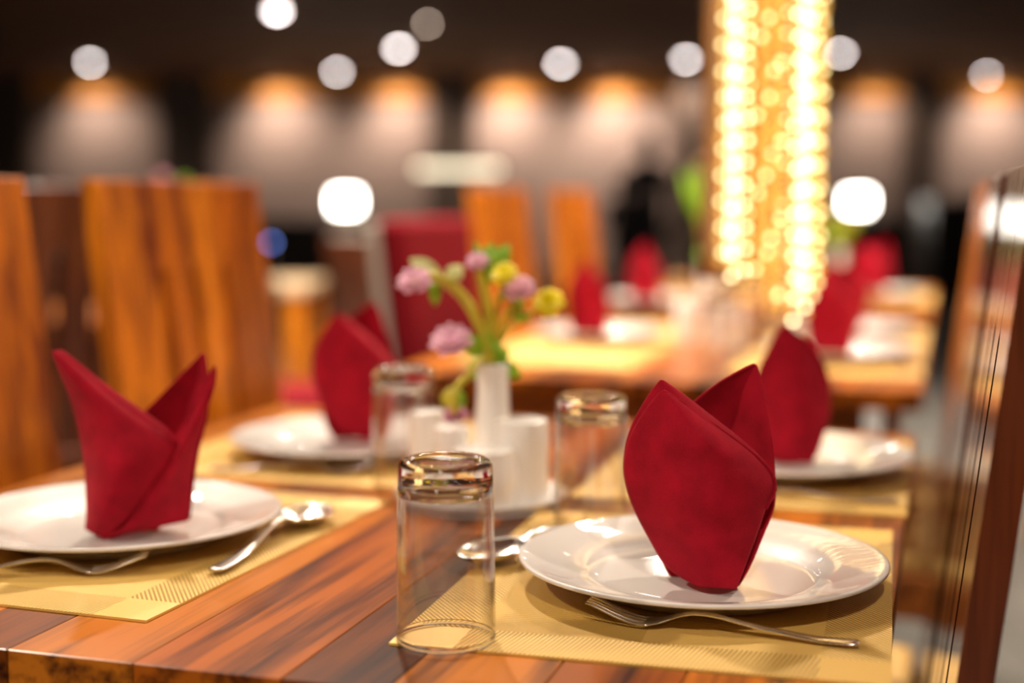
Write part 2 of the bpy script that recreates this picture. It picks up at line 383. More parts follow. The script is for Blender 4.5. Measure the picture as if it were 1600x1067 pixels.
# ------------------------------------------------------------------ placemats
G1, G2 = (0.98, 0.64, 0.18), (0.36, 0.20, 0.035)
W_RIB = weave('gold_weave_ribbed', G1, G2, math.radians(10), 0.0032, strength=1.0)
W_DIAG = weave('gold_weave_diagonal', G1, G2, math.radians(-38), 0.0032, strength=1.0)
W_FINE = weave('gold_weave_fine', (0.95, 0.62, 0.185), (0.66, 0.40, 0.09), math.radians(38), 0.0020, strength=0.6)
W_DARK = weave('gold_weave_dark', (0.88, 0.55, 0.13), (0.46, 0.26, 0.045), math.radians(68), 0.0024, strength=0.9)
W_PLAIN = weave('gold_weave_plain', (0.84, 0.53, 0.145), (0.72, 0.44, 0.11), math.radians(90), 0.0018, strength=0.3)
MATW, MATL, MATT = 0.328, 0.425, 0.0018
def placemat_mesh():
    xs = [-MATW / 2, -MATW / 2 + 0.045, 0.0, MATW / 2 - 0.045, MATW / 2]
    ys = [-MATL / 2, -MATL / 2 + 0.045, 0.0, MATL / 2 - 0.045, MATL / 2]
    V = []; Fc = []; mi = []
    for z in (0, MATT):
        for y in ys:
            for x in xs: V.append((x, y, z))
    for j in range(4):
        for i in range(4):
            a = 25 + j * 5 + i
            Fc.append((a, a + 1, a + 6, a + 5))
            cx = i in (0, 3); cy = j in (0, 3)
            mi.append(4 if (cx and cy) else 0 if cy else 1 if cx else (2 if (i + j) % 2 else 3))
            b = j * 5 + i; Fc.append((b, b + 5, b + 6, b + 1)); mi.append(4)
    for i in range(4):
        for (a, b) in ((i, i + 1), (20 + i + 1, 20 + i)):
            Fc.append((a, b, b + 25, a + 25)); mi.append(4)
        for (a, b) in ((5 * (i + 1), 5 * i), (5 * i + 4, 5 * i + 9)):
            Fc.append((a, b, b + 25, a + 25)); mi.append(4)
    me = bpy.data.meshes.new('placemat'); me.from_pydata(V, [], Fc)
    for m in (W_RIB, W_DIAG, W_FINE, W_DARK, W_PLAIN): me.materials.append(m)
    for p, k_ in zip(me.polygons, mi): p.material_index = k_
    me.update(); return me
mat_me = placemat_mesh()
def placemat(x, y, rot, label):
    o = bpy.data.objects.new('placemat', mat_me); link(o); o.location = (x, y, TOP + 0.0002); o.rotation_euler = (0, 0, rot)
    return tag(o, label, 'placemat', 'woven gold placemats')
XR, XL = -0.195, -0.695
MZ = TOP + 0.0002 + MATT
D = math.radians
placemat(XR, 1.087, D(2.0), 'woven gold placemat under the nearest right-hand plate and fork')
placemat(XL + 0.004, 1.085, D(-2.2), 'woven gold placemat under the nearest left-hand plate and spoon')
placemat(XR, 1.58, D(0.8), 'woven gold placemat under the second right-hand plate of the near table')
placemat(XL, 1.565, D(-0.8), 'woven gold placemat under the second left-hand plate of the near table')
placemat(XR, 2.66, 0, 'gold placemat on the second table, right side near end')
placemat(XR, 3.16, 0, 'gold placemat on the second table, right side far end')
placemat(XL, 2.66, 0, 'gold placemat on the second table, left side near end')
placemat(XL, 3.16, 0, 'gold placemat on the second table, left side far end')
placemat(XR, 4.42, 0, 'gold placemat on the third table, right side')
placemat(XL, 4.42, 0, 'gold placemat on the third table, left side')

# ------------------------------------------------------------------ plates
PR = 0.1418
pp = smoothprof([(0.0, 0.0062), (0.05, 0.0060), (0.084, 0.0064), (0.094, 0.0105), (0.106, 0.0150), (0.128, 0.0200), (0.1405, 0.0232), (0.1436, 0.0228), (0.144, 0.0212), (0.142, 0.0198),
                 (0.128, 0.0160), (0.108, 0.0108), (0.096, 0.0040), (0.090, 0.0), (0.084, 0.0), (0.081, 0.0022), (0.0, 0.0022)], 4)
pp = [(r * PR / .144, z) for r, z in pp]
def plate0():
    return lathe('dinner_plate', pp, M_CERAMIC, None, 96)
plate_o = plate0(); plate_me = plate_o.data
first_plate = [plate_o]
def plate(p, label):
    if first_plate: o = first_plate.pop()
    else: o = bpy.data.objects.new('dinner_plate', plate_me); link(o)
    o.location = (p[0], p[1], MZ + 0.0003); return tag(o, label, 'plate', 'white dinner plates')
def on0(px, d): return at(px, HZ + 0.3 * F / d, d)[:2]
ZR = MZ + 0.021
pR1 = tz(1096, 870, ZR); pL1 = tz(187, 801, ZR); pR2 = tz(1220, 705, ZR); pL2 = tz(550, 679, ZR)
plate(pR1, 'large white dinner plate in the right foreground under a red napkin')
plate(pL1, 'white dinner plate at the left, partly cut by the picture edge')
plate(pR2, 'white dinner plate behind the right foreground one')
plate(pL2, 'blurred white dinner plate behind the left one, by the upturned glass')
fp = {'R3': (XR + .01, 2.70), 'R4': (XR + 0.0, 3.18), 'L3': (XL, 2.92), 'L4': (XL, 3.25), 'R5': (XR, 4.42), 'L5': tuple(on0(1020, 4.0))}
plate(fp['R3'], 'white plate at the near right corner of the second table')
plate(fp['R4'], 'white plate at the far right corner of the second table')
plate(fp['L3'], 'white plate on the left side of the second table')
plate(fp['R5'], 'white plate on the right side of the third table')
plate(fp['L5'], 'white plate on the left side of the third table')

# ------------------------------------------------------------------ napkins
def patch(name, rows, conv, parent, th=0.0022, nu=22, k=5):
    R = smoothprof(rows, k); V = []; Fc = []; nv = len(R)
    for (lx, ly, lw, rx, ry, rw, b) in R:
        for i in range(nu + 1):
            s = i / nu
            px = lx + (rx - lx) * s; py = ly + (ry - ly) * s; w = lw + (rw - lw) * s - b * math.sin(PI * s)
            V.append(conv(px, py, w))
    for j in range(nv - 1):
        for i in range(nu):
            a = j * (nu + 1) + i; Fc.append((a, a + 1, a + nu + 2, a + nu + 1))
    for j, v in enumerate(V):
        n3 = noise.noise(Vector(v) * 38) * 0.0011 + noise.noise(Vector(v) * 14 + Vector((3, 1, 7))) * 0.0018
        V[j] = (v[0], v[1] + n3, v[2])
    bm = bmesh.new(); me = bpy.data.meshes.new('t'); me.from_pydata(V, [], Fc); bm.from_mesh(me); bpy.data.meshes.remove(me)
    bmesh.ops.remove_doubles(bm, verts=bm.verts, dist=2e-5)
    o = bobj(name, bm, M_CLOTH, parent, True)
    md = o.modifiers.new('thickness', 'SOLIDIFY'); md.thickness = th; md.offset = 0
    md2 = o.modifiers.new('round', 'SUBSURF'); md2.levels = 1; md2.render_levels = 1
    return o
def mkconv(ox, oy, depth):
    s = F / depth; tn = (oy - HZ) / F
    def conv(px, py, w): return ((px - ox) / s * (1 + w / depth), w, max(0.0012, (oy - py) / s * (1 + w / depth) - w * tn))
    return conv
FR = [(1088, 917, -.006, 1148, 921, -.008, .006), (1046, 888, .010, 1160, 886, -.010, .016), (1018, 842, .016, 1178, 842, -.004, .026), (992, 790, .018, 1195, 795, .003, .034),
      (979, 742, .020, 1211, 765, .010, .036), (980, 704, .020, 1206, 738, .012, .034), (987, 672, .018, 1185, 712, .010, .030), (1000, 642, .015, 1150, 682, .007, .022),
      (1014, 617, .011, 1105, 648, .004, .012), (1026, 600, .007, 1062, 615, .004, .004), (1031, 594, .006, 1036, 597, .006, 0)]
FO = [(a, b + (max(0, (740 - b)) * 0.115), c - .0065, d - 3, e + (max(0, 760 - e) * 0.09), f - .0065, g) for (a, b, c, d, e, f, g) in FR]
BK = [(1058, 905, .032, 1153, 920, .002, -.008), (1047, 880, .040, 1173, 886, .006, -.010), (1040, 840, .045, 1196, 836, .014, -.015), (1040, 780, .050, 1214, 790, .018, -.020),
      (1046, 720, .055, 1214, 742, .020, -.025), (1062, 672, .055, 1209, 692, .024, -.022), (1088, 634, .052, 1202, 647, .028, -.018), (1125, 602, .047, 1195, 607, .032, -.010),
      (1160, 581, .042, 1189, 583, .036, -.004), (1183, 570, .038, 1187, 571, .039, 0)]
def hem(rows, conv, parent, i0=4):
    pts = [conv(r[3], r[4], r[5] - .0012) for r in smoothprof(rows, 3)[i0 * 3:]]
    tube('hem', [(*p, 0.0016, 0.0016) for p in pts], M_CLOTH, parent, 6)
def napkin_peaked(p, label, rz=None, flip=False):
    t = thing('folded_napkin', label, 'napkin', (p[0], p[1], MZ + 0.0066), YAW if rz is None else rz, 'folded red napkins')
    cv = mkconv(1112, 921, 1.075)
    patch('inner_fold', FR, cv, t); patch('front_fold', FO, cv, t); patch('back_fold', BK, cv, t)
    hem(FO, cv, t, 3)
    return t
n1 = napkin_peaked(tz(1112, 919, MZ + 0.007), 'red cloth napkin folded to a peak on the right foreground plate')
o2 = tz(1250, 727, MZ + .007)
n2 = thing('folded_napkin', 'red single-peaked napkin behind the sharp one, on the second right-hand plate', 'napkin', (o2.x, o2.y, MZ + .0066), YAW, 'folded red napkins')
cv2 = mkconv(1250, 727, (o2 - EYE).dot(FH))
N2 = [(1212, 722, 0, 1270, 724, -.002, .008), (1195, 690, .010, 1288, 682, .004, .018), (1182, 640, .015, 1298, 645, .008, .022), (1180, 600, .018, 1297, 603, .010, .020),
      (1190, 565, .015, 1286, 566, .010, .014), (1203, 535, .010, 1266, 537, .008, .008), (1215, 513, .006, 1241, 516, .006, .003), (1222, 503, .005, 1226, 505, .005, 0)]
patch('front_fold', N2, cv2, n2); patch('back_fold', [(a + 3, b + 4, c + .026, d - 2, e + 4, f + .016, -.012) for (a, b, c, d, e, f, g) in N2], cv2, n2)
hem(N2, cv2, n2, 3)
n3 = dup(n1, Vector((*tz(576, 689, MZ + 0.007)[:2], MZ + 0.0066)), YAW + D(38), 'tall red napkin on the blurred plate behind the left setting')
n3.scale = (1.0, 1.0, 1.0)
for key, rr, lb in (('R3', 20, 'blurred red napkin at the near right corner of the second table'), ('R4', 10, 'blurred red napkin at the far right corner of the second table'),
                    ('L3', 60, 'blurred red napkin on the left side of the second table'), ('R5', 0, 'red napkin on the right side of the third table'), ('L5', 50, 'red napkin on the left side of the third table')):
    dup(n1, (fp[key][0], fp[key][1] - 0.03, MZ + 0.0066), YAW + D(rr), lb)
# the left napkin: a wrap with two spread wings
oL = tz(172, 840, MZ + 0.007); dL = (oL - EYE).dot(FH)
t = thing('folded_napkin', 'red cloth napkin with two spread wings on the left plate', 'napkin', (oL.x, oL.y, MZ + 0.0066), YAW, 'folded red napkins')
cv = mkconv(172, 842, dL)
patch('front_fold', [(132, 828, .002, 168, 843, -.004, .004), (129, 800, .012, 205, 812, -.010, .020), (126, 760, .018, 236, 773, -.008, .028), (122, 720, .022, 262, 735, -.002, .032),
      (116, 682, .024, 279, 708, .004, .030), (109, 642, .024, 270, 685, .006, .024), (100, 602, .020, 235, 657, .006, .018), (92, 571, .014, 170, 608, .006, .010), (86, 548, .010, 108, 556, .008, .003), (84, 542, .010, 92, 544, .010, 0)], cv, t)
patch('under_fold', [(136, 832, .010, 240, 830, .016, .004), (134, 800, .014, 262, 800, .016, .010), (132, 770, .018, 270, 770, .018, .014)], cv, t)
patch('inner_fold', [(134, 824, .010, 168, 836, .004, .004), (131, 798, .020, 205, 804, -.002, .020), (128, 758, .024, 236, 765, 0, .028), (124, 718, .028, 262, 727, .006, .032),
      (118, 680, .030, 281, 698, .010, .030), (111, 640, .030, 272, 677, .012, .024), (103, 600, .026, 237, 648, .012, .018), (96, 570, .020, 172, 600, .012, .010), (91, 547, .016, 112, 552, .014, .003), (89, 541, .016, 97, 543, .016, 0)], cv, t)
patch('wrap_fold', [(160, 843, -.006, 286, 815, .020, .006), (196, 827, -.012, 289, 788, .022, .010), (223, 793, -.010, 291, 750, .022, .012), (250, 754, -.006, 297, 710, .020, .010),
      (271, 718, .002, 307, 670, .018, .006), (284, 692, .008, 320, 635, .020, .004), (298, 655, .014, 332, 602, .022, .002), (314, 610, .020, 335, 576, .024, 0), (325, 574, .024, 331, 565, .026, 0)], cv, t)
patch('back_fold', [(140, 828, .026, 286, 813, .028, -.01), (138, 760, .050, 290, 757, .034, -.02), (150, 702, .056, 299, 702, .034, -.02), (180, 662, .056, 311, 660, .034, -.018),
      (212, 632, .052, 317, 625, .034, -.012), (250, 597, .046, 319, 595, .034, -.008), (285, 565, .040, 314, 565, .034, -.003), (306, 545, .036, 311, 547, .036, 0)], cv, t)

# ------------------------------------------------------------------ upturned tumblers
GH, GR = 0.1245, 0.0338
gp_out = smoothprof([(GR, 0.0012), (GR - 0.0003, 0.03), (GR - 0.001, 0.08), (GR - 0.0018, GH - 0.010), (GR - 0.0026, GH - 0.0035), (GR - 0.0060, GH - 0.0005), (GR - 0.010, GH), (0.012, GH - 0.0012), (0.0, GH - 0.0016)], 4)
gp_in = smoothprof([(0.0, GH - 0.0150), (0.018, GH - 0.0152), (GR - 0.0072, GH - 0.0175), (GR - 0.0048, GH - 0.0215), (GR - 0.0036, GH - 0.032), (GR - 0.0024, 0.06), (GR - 0.0016, 0.01), (GR - 0.0014, 0.0012), (GR - 0.0007, 0.0), ], 4)
def make_tumbler():
    t = thing('glass_tumbler', 'x', 'glass', (0, 0, 0), 0, 'upturned glass tumblers')
    bo = [(r, z) for r, z in gp_out if z >= GH - .0285]; bi = [(r, z) for r, z in gp_in if z > GH - .0255]
    zo, zi = bo[0][1], bi[-1][1]
    lathe('glass_base', bo + bi, M_TUMBLER, t, 80, closed=True)
    lathe('glass_wall', [(r, z) for r, z in gp_out if .004 < z < zo - .0002] + [(bo[0][0], zo - .0002)], M_GWALL, t, 80)
    lathe('glass_wall_inside', [(r, z) for r, z in reversed(gp_in) if .004 < z < zi - .0002 and r > .02] + [(bi[-1][0], zi - .0002)], M_GWALL, t, 80)
    lathe('rim', [(GR, .0008), (GR, .0034), (GR - .0004, .0039), (GR - .0012, .0039), (GR - .0016, .0034), (GR - .0016, .0008), (GR - .0008, 0)], M_TUMBLER, t, 80, closed=True)
    return t
tum_o = make_tumbler(); ftum = [tum_o]
def tumbler(p, label):
    if ftum: o = ftum.pop(); o.location = (p[0], p[1], p[2]); return tag(o, label)
    return dup(tum_o, (p[0], p[1], p[2]), label=label)
tumbler(tz(697, 998, MZ + .0003), 'clear glass tumbler upside down in the sharp foreground')
tumbler(tz(923, 828, TOP + .0003), 'upturned glass tumbler right of the white condiment set')
tumbler(tz(632, 757, TOP + .0003), 'upturned glass tumbler left of the flower vase')
for x, y, lb in ((-.40, 2.66, 'blurred upturned glass on the second table, centre front'), (-.42, 3.2, 'blurred upturned glass on the second table, farther back'), (-.60, 3.34, 'blurred glass beside the left red napkin of the second table'),
                 (-.36, 4.25, 'blurred glass on the third table'), (-.50, 4.5, 'blurred glass farther back on the third table'), (-.33, 2.95, 'blurred glass near the white pots of the second table')):
    tumbler((x, y, TOP + .0003), lb)

# ------------------------------------------------------------------ cutlery (local x runs from the handle end towards the tip)
def make_fork(label):
    t = thing('fork', label, 'cutlery', group='steel forks')
    L_ = 0.196
    def zc(x):
        pts = [(0, .0035), (.03, .0030), (.07, .0075), (.105, .0135), (.122, .0128), (.142, .0050), (.155, .0030), (.17, .0065), (.196, .0165)]
        for (a, za), (b, zb) in zip(pts, pts[1:]):
            if x <= b:
                s = (x - a) / (b - a); s = s * s * (3 - 2 * s) if False else s
                return za + (zb - za) * s
        return pts[-1][1]
    def zs(x): return (zc(max(0, x - .006)) + zc(x) + zc(min(L_, x + .006)) + zc(max(0, x - .003)) + zc(min(L_, x + .003))) / 5
    wd = [(0, .0050), (.004, .0066), (.012, .0070), (.03, .0062), (.06, .0046), (.095, .0032), (.118, .0030), (.130, .0052), (.142, .0098), (.152, .0118)]
    path = []
    for i in range(60):
        x = .152 * i / 59
        for (a, wa), (b, wb) in zip(wd, wd[1:]):
            if x <= b + 1e-9: w = wa + (wb - wa) * (x - a) / (b - a); break
        path.append((x, 0, zs(x), w, 0.0015 if x < .125 else 0.0011))
    tube('handle', path, M_STEEL, t, 12)
    for k_ in range(4):
        y = (k_ - 1.5) * 0.0062
        pth = []
        for i in range(16):
            x = .148 + (.196 - .148) * i / 15
            pth.append((x, y * (1 - 0.05 * i / 15), zs(x), 0.0021 * (1 - 0.45 * (i / 15) ** 2), 0.0010))
        tube('tine', pth, M_STEEL, t, 8)
    return t
def make_spoon(label):
    t = thing('spoon', label, 'cutlery', group='steel spoons')
    pts = smoothprof([(0, 0, .0035, .0052, .0014), (.012, 0, .0032, .0068, .0014), (.05, 0, .0048, .0052, .0015), (.09, 0, .0115, .0034, .0016), (.115, 0, .0135, .0032, .0016), (.130, 0, .0110, .0042, .0012), (.136, 0, .0098, .0060, .0009)], 5)
    tube('handle', pts, M_STEEL, t, 12)
    V = []; Fc = []; nx, ny = 22, 14; L0, L1 = .130, .196
    for i in range(nx + 1):
        s = i / nx; x = L0 + (L1 - L0) * s
        hw = 0.0205 * math.sin(PI * min(1, s * 0.93 + 0.035)) ** 0.62 * (0.82 + 0.30 * math.sin(PI * s * .8)) if 0 < s < 1 else 0.003
        rimz = .0105 - .002 * s
        for j in range(ny + 1):
            q = -1 + 2 * j / ny
            dep = 0.0092 * (math.sin(PI * s) ** 0.7) * (1 - q * q)
            V.append((x, q * hw, rimz - dep))
    for i in range(nx):
        for j in range(ny):
            a = i * (ny + 1) + j; Fc.append((a, a + 1, a + ny + 2, a + ny + 1))
    o = obj('bowl', V, Fc, M_STEEL, t, True)
    md = o.modifiers.new('thickness', 'SOLIDIFY'); md.thickness = 0.0012; md.offset = 0
    return t
def lay(o, a, b, z=None):
    """lay a piece of cutlery from point a (handle end) towards point b (tip)"""
    z = MZ + .0003 if z is None else z
    d = Vector(b) - Vector(a); o.location = (a[0], a[1], z); o.rotation_euler = (0, 0, math.atan2(d.y, d.x))
fk = make_fork('steel fork lying in front of the right foreground plate')
a, b = tz(1343, 1006, MZ + .003), tz(921, 932, MZ + .0175); lay(fk, a, b); fl_ = (b - a).length
fk.scale = [max(.9, min(1.15, fl_ / .196))] * 3
f2 = dup(fk, label='steel fork by the second right-hand plate, only its handle in view'); lay(f2, tz(1400, 787, MZ), tz(1170, 760, MZ + .0165)); 
f3 = dup(fk, label='steel fork in front of the left plate, cut by the picture edge'); lay(f3, tz(-150, 905, MZ), tz(128, 866, MZ + .0165))
f4 = dup(fk, label='steel fork below the blurred second left-hand plate'); lay(f4, tz(330, 736, MZ), tz(560, 742, MZ))
sp = make_spoon('steel spoon right of the left plate, bowl gleaming')
lay(sp, tz(336, 899, MZ), tz(500, 806, MZ)); sp.scale = (1.12, 1.15, 1.25)
s2 = dup(sp, label='steel spoon half under the rim of the right foreground plate, behind the glass'); 
b = tz(722, 892, MZ); a = tz(905, 845, MZ); d_ = (a - b).normalized() * .196 * 1.12
s2.location = (b.x + d_.x, b.y + d_.y, MZ + .0012); s2.rotation_euler = (PI * 0, 0, math.atan2(-d_.y, -d_.x))
dk = (oL - EYE).length

# ------------------------------------------------------------------ condiment set, vase and flowers
def on(px, d):  # table-top point under pixel column px at horizontal distance d
    p = at(px, HZ + 0.3 * F / d, d); return Vector((p.x, p.y, TOP))
ct = on(752, 1.395)
tr = lathe('condiment_tray', smoothprof([(0, .003), (.068, .003), (.080, .006), (.084, .010), (.086, .009), (.080, .002), (.074, 0), (0, 0)], 3), M_CERAMIC, None, 48)
tr.location = (ct.x, ct.y, TOP + .0003); tag(tr, 'round white ceramic tray carrying the condiment pots', 'tray')
def pot(name, px, d, r, h, label, cat='condiment pot', round_=0.0):
    p = on(px, d); z = TOP + 0.0036
    t = thing(name, label, cat, (p.x, p.y, z), 0)
    lathe('body', smoothprof([(0, 0), (r * .92, 0), (r, .004), (r * (1 + round_), h * .45), (r, h * .86), (r * .97, h * .88)], 4), M_POT, t, 36)
    lathe('lid', smoothprof([(r * .99, h * .885), (r * 1.0, h * .93), (r * .93, h * .985), (r * .6, h), (0, h * 1.005)], 4), M_POT, t, 36)
    return t
pot('salt_shaker', 815, 1.375, .0265, .083, 'white ceramic cylinder pot right of the vase, tallest of the pots')
pot('pepper_shaker', 668, 1.43, .0185, .083, 'slim white ceramic shaker left of the vase')
pot('sugar_pot', 756, 1.345, .030, .060, 'low rounded white ceramic pot in front of the vase', round_=.1)
pot('mustard_pot', 706, 1.385, .0175, .074, 'small white ceramic pot between the slim shaker and the vase')
def make_vase(p, label):
    t = thing('bud_vase', label, 'vase', p, 0, 'white bud vases')
    lathe('body', smoothprof([(0, 0), (.020, 0), (.0215, .006), (.019, .05), (.0165, .10), (.0168, .128), (.0160, .1295), (.0148, .128), (.0145, .09), (.0145, .05), (0, .045)], 4), M_POT, t, 32)
    return t
pv = on(770, 1.425); vase = make_vase((pv.x, pv.y, TOP + .0036), 'white ceramic bud vase with flowers on the near table')
def bloom_mesh(name, mat, r, parent, loc, n=7, layers=3, seed=0, down=0.0):
    rr = random.Random(seed); bm = bmesh.new()
    for ly in range(layers):
        for k_ in range(n):
            an = 2 * PI * (k_ + ly * .5) / n + rr.uniform(-.15, .15); tilt = 0.25 + 0.55 * ly / max(1, layers - 1)
            m_ = (Matrix.Translation(loc) @ Matrix.Rotation(down, 4, 'X') @ Matrix.Rotation(an, 4, 'Z') @ Matrix.Rotation(-tilt, 4, 'Y') @
                  Matrix.Translation((r * .55, 0, 0)) @ Matrix.Diagonal((r * .55, r * .34, r * .09, 1)))
            bmesh.ops.create_uvsphere(bm, u_segments=8, v_segments=6, radius=1.0, matrix=m_)
    return bobj(name, bm, mat, parent, True)
def leaf(parent, a, b, w, mat, droop=0.006):
    a, b = Vector(a), Vector(b); d = b - a; side = d.cross(Vector((0.3, -1, 0.2))).normalized(); V = []; Fc = []
    nrm = d.cross(side).normalized()
    for i in range(9):
        s = i / 8; c = a + d * s - nrm * (droop * math.sin(PI * s)); hw = w * math.sin(PI * min(1, s * .96 + .03)) ** .8
        V += [c - side * hw, c + nrm * hw * .25, c + side * hw]
    for i in range(8):
        for j in range(2): q = i * 3 + j; Fc.append((q, q + 1, q + 4, q + 3))
    o = obj('leaf', V, Fc, mat, parent, True); md = o.modifiers.new('thickness', 'SOLIDIFY'); md.thickness = .0008; return o
VT = Vector((pv.x, pv.y, TOP + .125))
def P(px, py, dd=0.0): return at(px, py, 1.425 + dd)
def flower(label, mids, bl, leaves=(), bmat=M_PINK, r=.016, seed=0, down=0.6, cat='flower', stem_r=.0022, smat=M_STEM):
    stem_r *= 1.2
    base = VT + Vector((0, 0, -.05))
    t = thing('flower', label, cat, base, 0, 'cut flowers in the near vase')
    loc = lambda q: Vector(q) - base
    pts = [(0, 0, 0), (0.0, 0.0, .048)] + [tuple(loc(P(*m))) for m in mids] + ([tuple(loc(P(*bl)))] if bl else [])
    tube('stem', [(*q, stem_r, stem_r) for q in smoothprof(pts, 5)], smat, t, 7)
    if bl: bloom_mesh('bloom', bmat, r, t, loc(P(*bl)), seed=seed, down=down)
    for (x0, y0, x1, y1, w, m_) in leaves: leaf(t, loc(P(x0, y0)), loc(P(x1, y1)), w, m_)
    return t
flower('pink flower arching to the far left on a thick olive stem', [(760, 540), (745, 500), (722, 462), (690, 437, -.02), (665, 432, -.03)], (650, 446, -.04),
       [(690, 432, 640, 405, .008, M_PALELEAF), (700, 440, 722, 415, .009, M_PALELEAF), (680, 430, 680, 478, .006, M_LEAF)], r=.018, seed=1, stem_r=.0045)
flower('pink flower at the upper middle beside bright green leaves', [(766, 540), (762, 480)], (747, 413, -.01),
       [(762, 440, 768, 380, .012, M_LEAF), (768, 430, 795, 382, .010, M_LEAF), (765, 445, 742, 378, .006, M_LEAF), (770, 440, 800, 420, .008, M_LEAF)], r=.012, seed=2, stem_r=.0042)
flower('yellow flower just below the green top leaves', [(772, 540), (776, 480)], (790, 433, -.035), [(780, 470, 800, 440, .006, M_LEAF)], M_YELLOW, .014, 3, .7)
flower('pink flower right of the yellow one', [(776, 545), (790, 495)], (812, 457, -.02), [(800, 480, 818, 470, .008, M_LEAF), (795, 490, 830, 500, .005, M_LEAF)], r=.0165, seed=4)
flower('bright yellow flower at the far right of the bunch', [(776, 550), (795, 515), (825, 490)], (859, 478, -.02), [(812, 500, 800, 470, .006, M_STEM)], M_YELLOW, .0165, 5, .9, stem_r=.0018)
flower('large pink flower low on the left above the shaker', [(762, 560), (745, 545), (730, 540, -.01)], (707, 541, -.04),
       [(748, 560, 725, 520, .009, M_LEAF), (760, 565, 735, 590, .012, M_LEAF), (765, 560, 752, 505, .008, M_LEAF), (768, 562, 780, 530, .008, M_LEAF)], r=.0215, seed=6)
flower('drooping purplish flower hanging in front of the pots', [(752, 560, -.02), (733, 585, -.04), (714, 605, -.05), (710, 630, -.055)], (712, 655, -.055),
       [(706, 605, 700, 640, .009, M_STEM), (712, 606, 722, 640, .007, M_LEAF), (770, 565, 815, 588, .009, M_LEAF), (770, 570, 795, 545, .008, M_LEAF)],
       pmat('purple_pink_petals', (.50, .16, .26), .6, var=.2, scale=80), .013, 7, .3, stem_r=.0032)

# vases and blooms on other tables
def far_vase(p, label, fl_label, s=1.0, cols=(M_YELLOW, M_LEAF, M_PINK), top=.24, jar=True, lean=0.0):
    v = dup(vase, (p[0], p[1], p[2]), label=label)
    t = thing('flower_bunch', fl_label, 'flower', (p[0], p[1], p[2] + .06), 0, 'blurred flower bunches in vases')
    rr = random.Random(int(abs(p[0] * 100)))
    for i, m_ in enumerate(cols * 2):
        e = Vector((rr.uniform(-.05, .05) + lean, rr.uniform(-.03, .03), top - .06 - rr.uniform(0, .06)))
        tube('stem', [(0, 0, 0, .002), (0, 0, .06, .002), (*(e * .6 + Vector((0, 0, .03))), .002), (*e, .002)], M_STEM, t, 6)
        if m_ is M_LEAF:
            leaf(t, e * .5 + Vector((0, 0, .04)), e + Vector((.01, 0, .02)), .016, M_LEAF); leaf(t, e * .6, e + Vector((-.03, 0, 0)), .012, M_LEAF)
        else: bloom_mesh('bloom', m_, .02, t, e, n=6, layers=2, seed=i)
far_vase((-.45, 2.90, TOP + .0003), 'white vase on the second table behind the chandelier', 'yellow and green blurred flowers on the second table', cols=(M_YELLOW, M_LEAF, M_YELLOW), lean=.03)
q = on(1312, 4.9); far_vase((q.x, q.y, TOP + .0003), 'white vase at the far end of the third table', 'yellowish flowers right of the chandelier, far back', cols=(M_YELLOW, M_LEAF, M_YELLOW))
for x, y, lb in ((-.52, 2.98, 'white pot on the second table beside its vase'), (-.40, 2.82, 'low white pot on the second table, front one')):
    c = dup([o for o in C.objects if o.name == 'salt_shaker'][0], (x, y, TOP + .0003), label=lb)

# ------------------------------------------------------------------ chairs (local: faces +x, back at x=0, leaning back)
LEAN = math.tan(D(6.4)); CW = 0.43
def make_chair(label, mat=M_CHAIR, matx=M_CHAIRX, pad=M_GOLDPAD, group='slatted wooden dining chairs', red=False, rear=None):
    t = thing('dining_chair', label, 'chair', group=group)
    H0, H1 = 0.30, 1.075
    th = 0.023
    def shear(o):
        for v in o.data.vertices: v.co.x -= (v.co.z - .45) * LEAN
        o.data.update(); return o
    if not red:
        lay_ = [(0, .121), (.145, .201), (.225, .286), (.310, .43)]
        tint = [(1, 1, 1), (.72, .62, .6), (1, 1, 1), (.85, .75, .7)]
        for (a, b), c in zip(lay_, tint):
            wa = 0 if a == 0 else a - .012 + .0004; wb = CW if b == CW else b + .012 - .0004; zt = H1 - .125
            out = [(a, H0), (b, H0), (b, zt), (wb, zt + .006), (wb, H1), (wa, H1), (wa, zt + .006), (a, zt)]
            bm = bmesh.new(); fr = [bm.verts.new((0, y - CW / 2, z)) for y, z in out]; bk = [bm.verts.new((-th, y - CW / 2, z)) for y, z in out]
            bm.faces.new(fr); bm.faces.new(list(reversed(bk)))
            for q_ in range(8): bm.faces.new((fr[q_], bk[q_], bk[(q_ + 1) % 8], fr[(q_ + 1) % 8]))
            bmesh.ops.bevel(bm, geom=[e for e in bm.edges], offset=.0016, segments=1, affect='EDGES')
            shear(bobj('slat', bm, mat, t, color=c))
        shear(box('back_rail', -th - .018, -th - .0003, -CW / 2, CW / 2, .50, .56, matx, t, .002))
    else:
        shear(box('back_cushion', -.05, 0.012, -CW / 2 - .01, CW / 2 + .01, .47, H1 - .02, M_REDUP if red is True else red, t, .018, seg=3))
        shear(box('back_frame', -.075, -.0505, -CW / 2, CW / 2, .35, H1 - .03, rear or mat, t, .003))
    for sy in (-1, 1):
        c = sy * (CW / 2 - .024)
        box('leg', .375, .418, c - .02, c + .02, 0, .405, mat, t, .003)
        shear(box('leg', -.042 - th, -th - .0185, c - .02, c + .02, 0, .499, mat, t, .003))
        box('side_rail', .001, .374, c - .010, c + .010, .345, .404, matx, t, .002)
    box('seat', .001, .43, -CW / 2, CW / 2, .4055, .428, matx, t, .004)
    box('seat_cushion', .006, .424, -CW / 2 + .006, CW / 2 - .006, .4285, .462, pad if not red else (M_REDUP if red is True else red), t, .012, seg=3)
    return t
ch = make_chair('slatted wooden dining chair at the left edge, cut by the picture edge')
ch.location = (-.99, 1.257, 0)
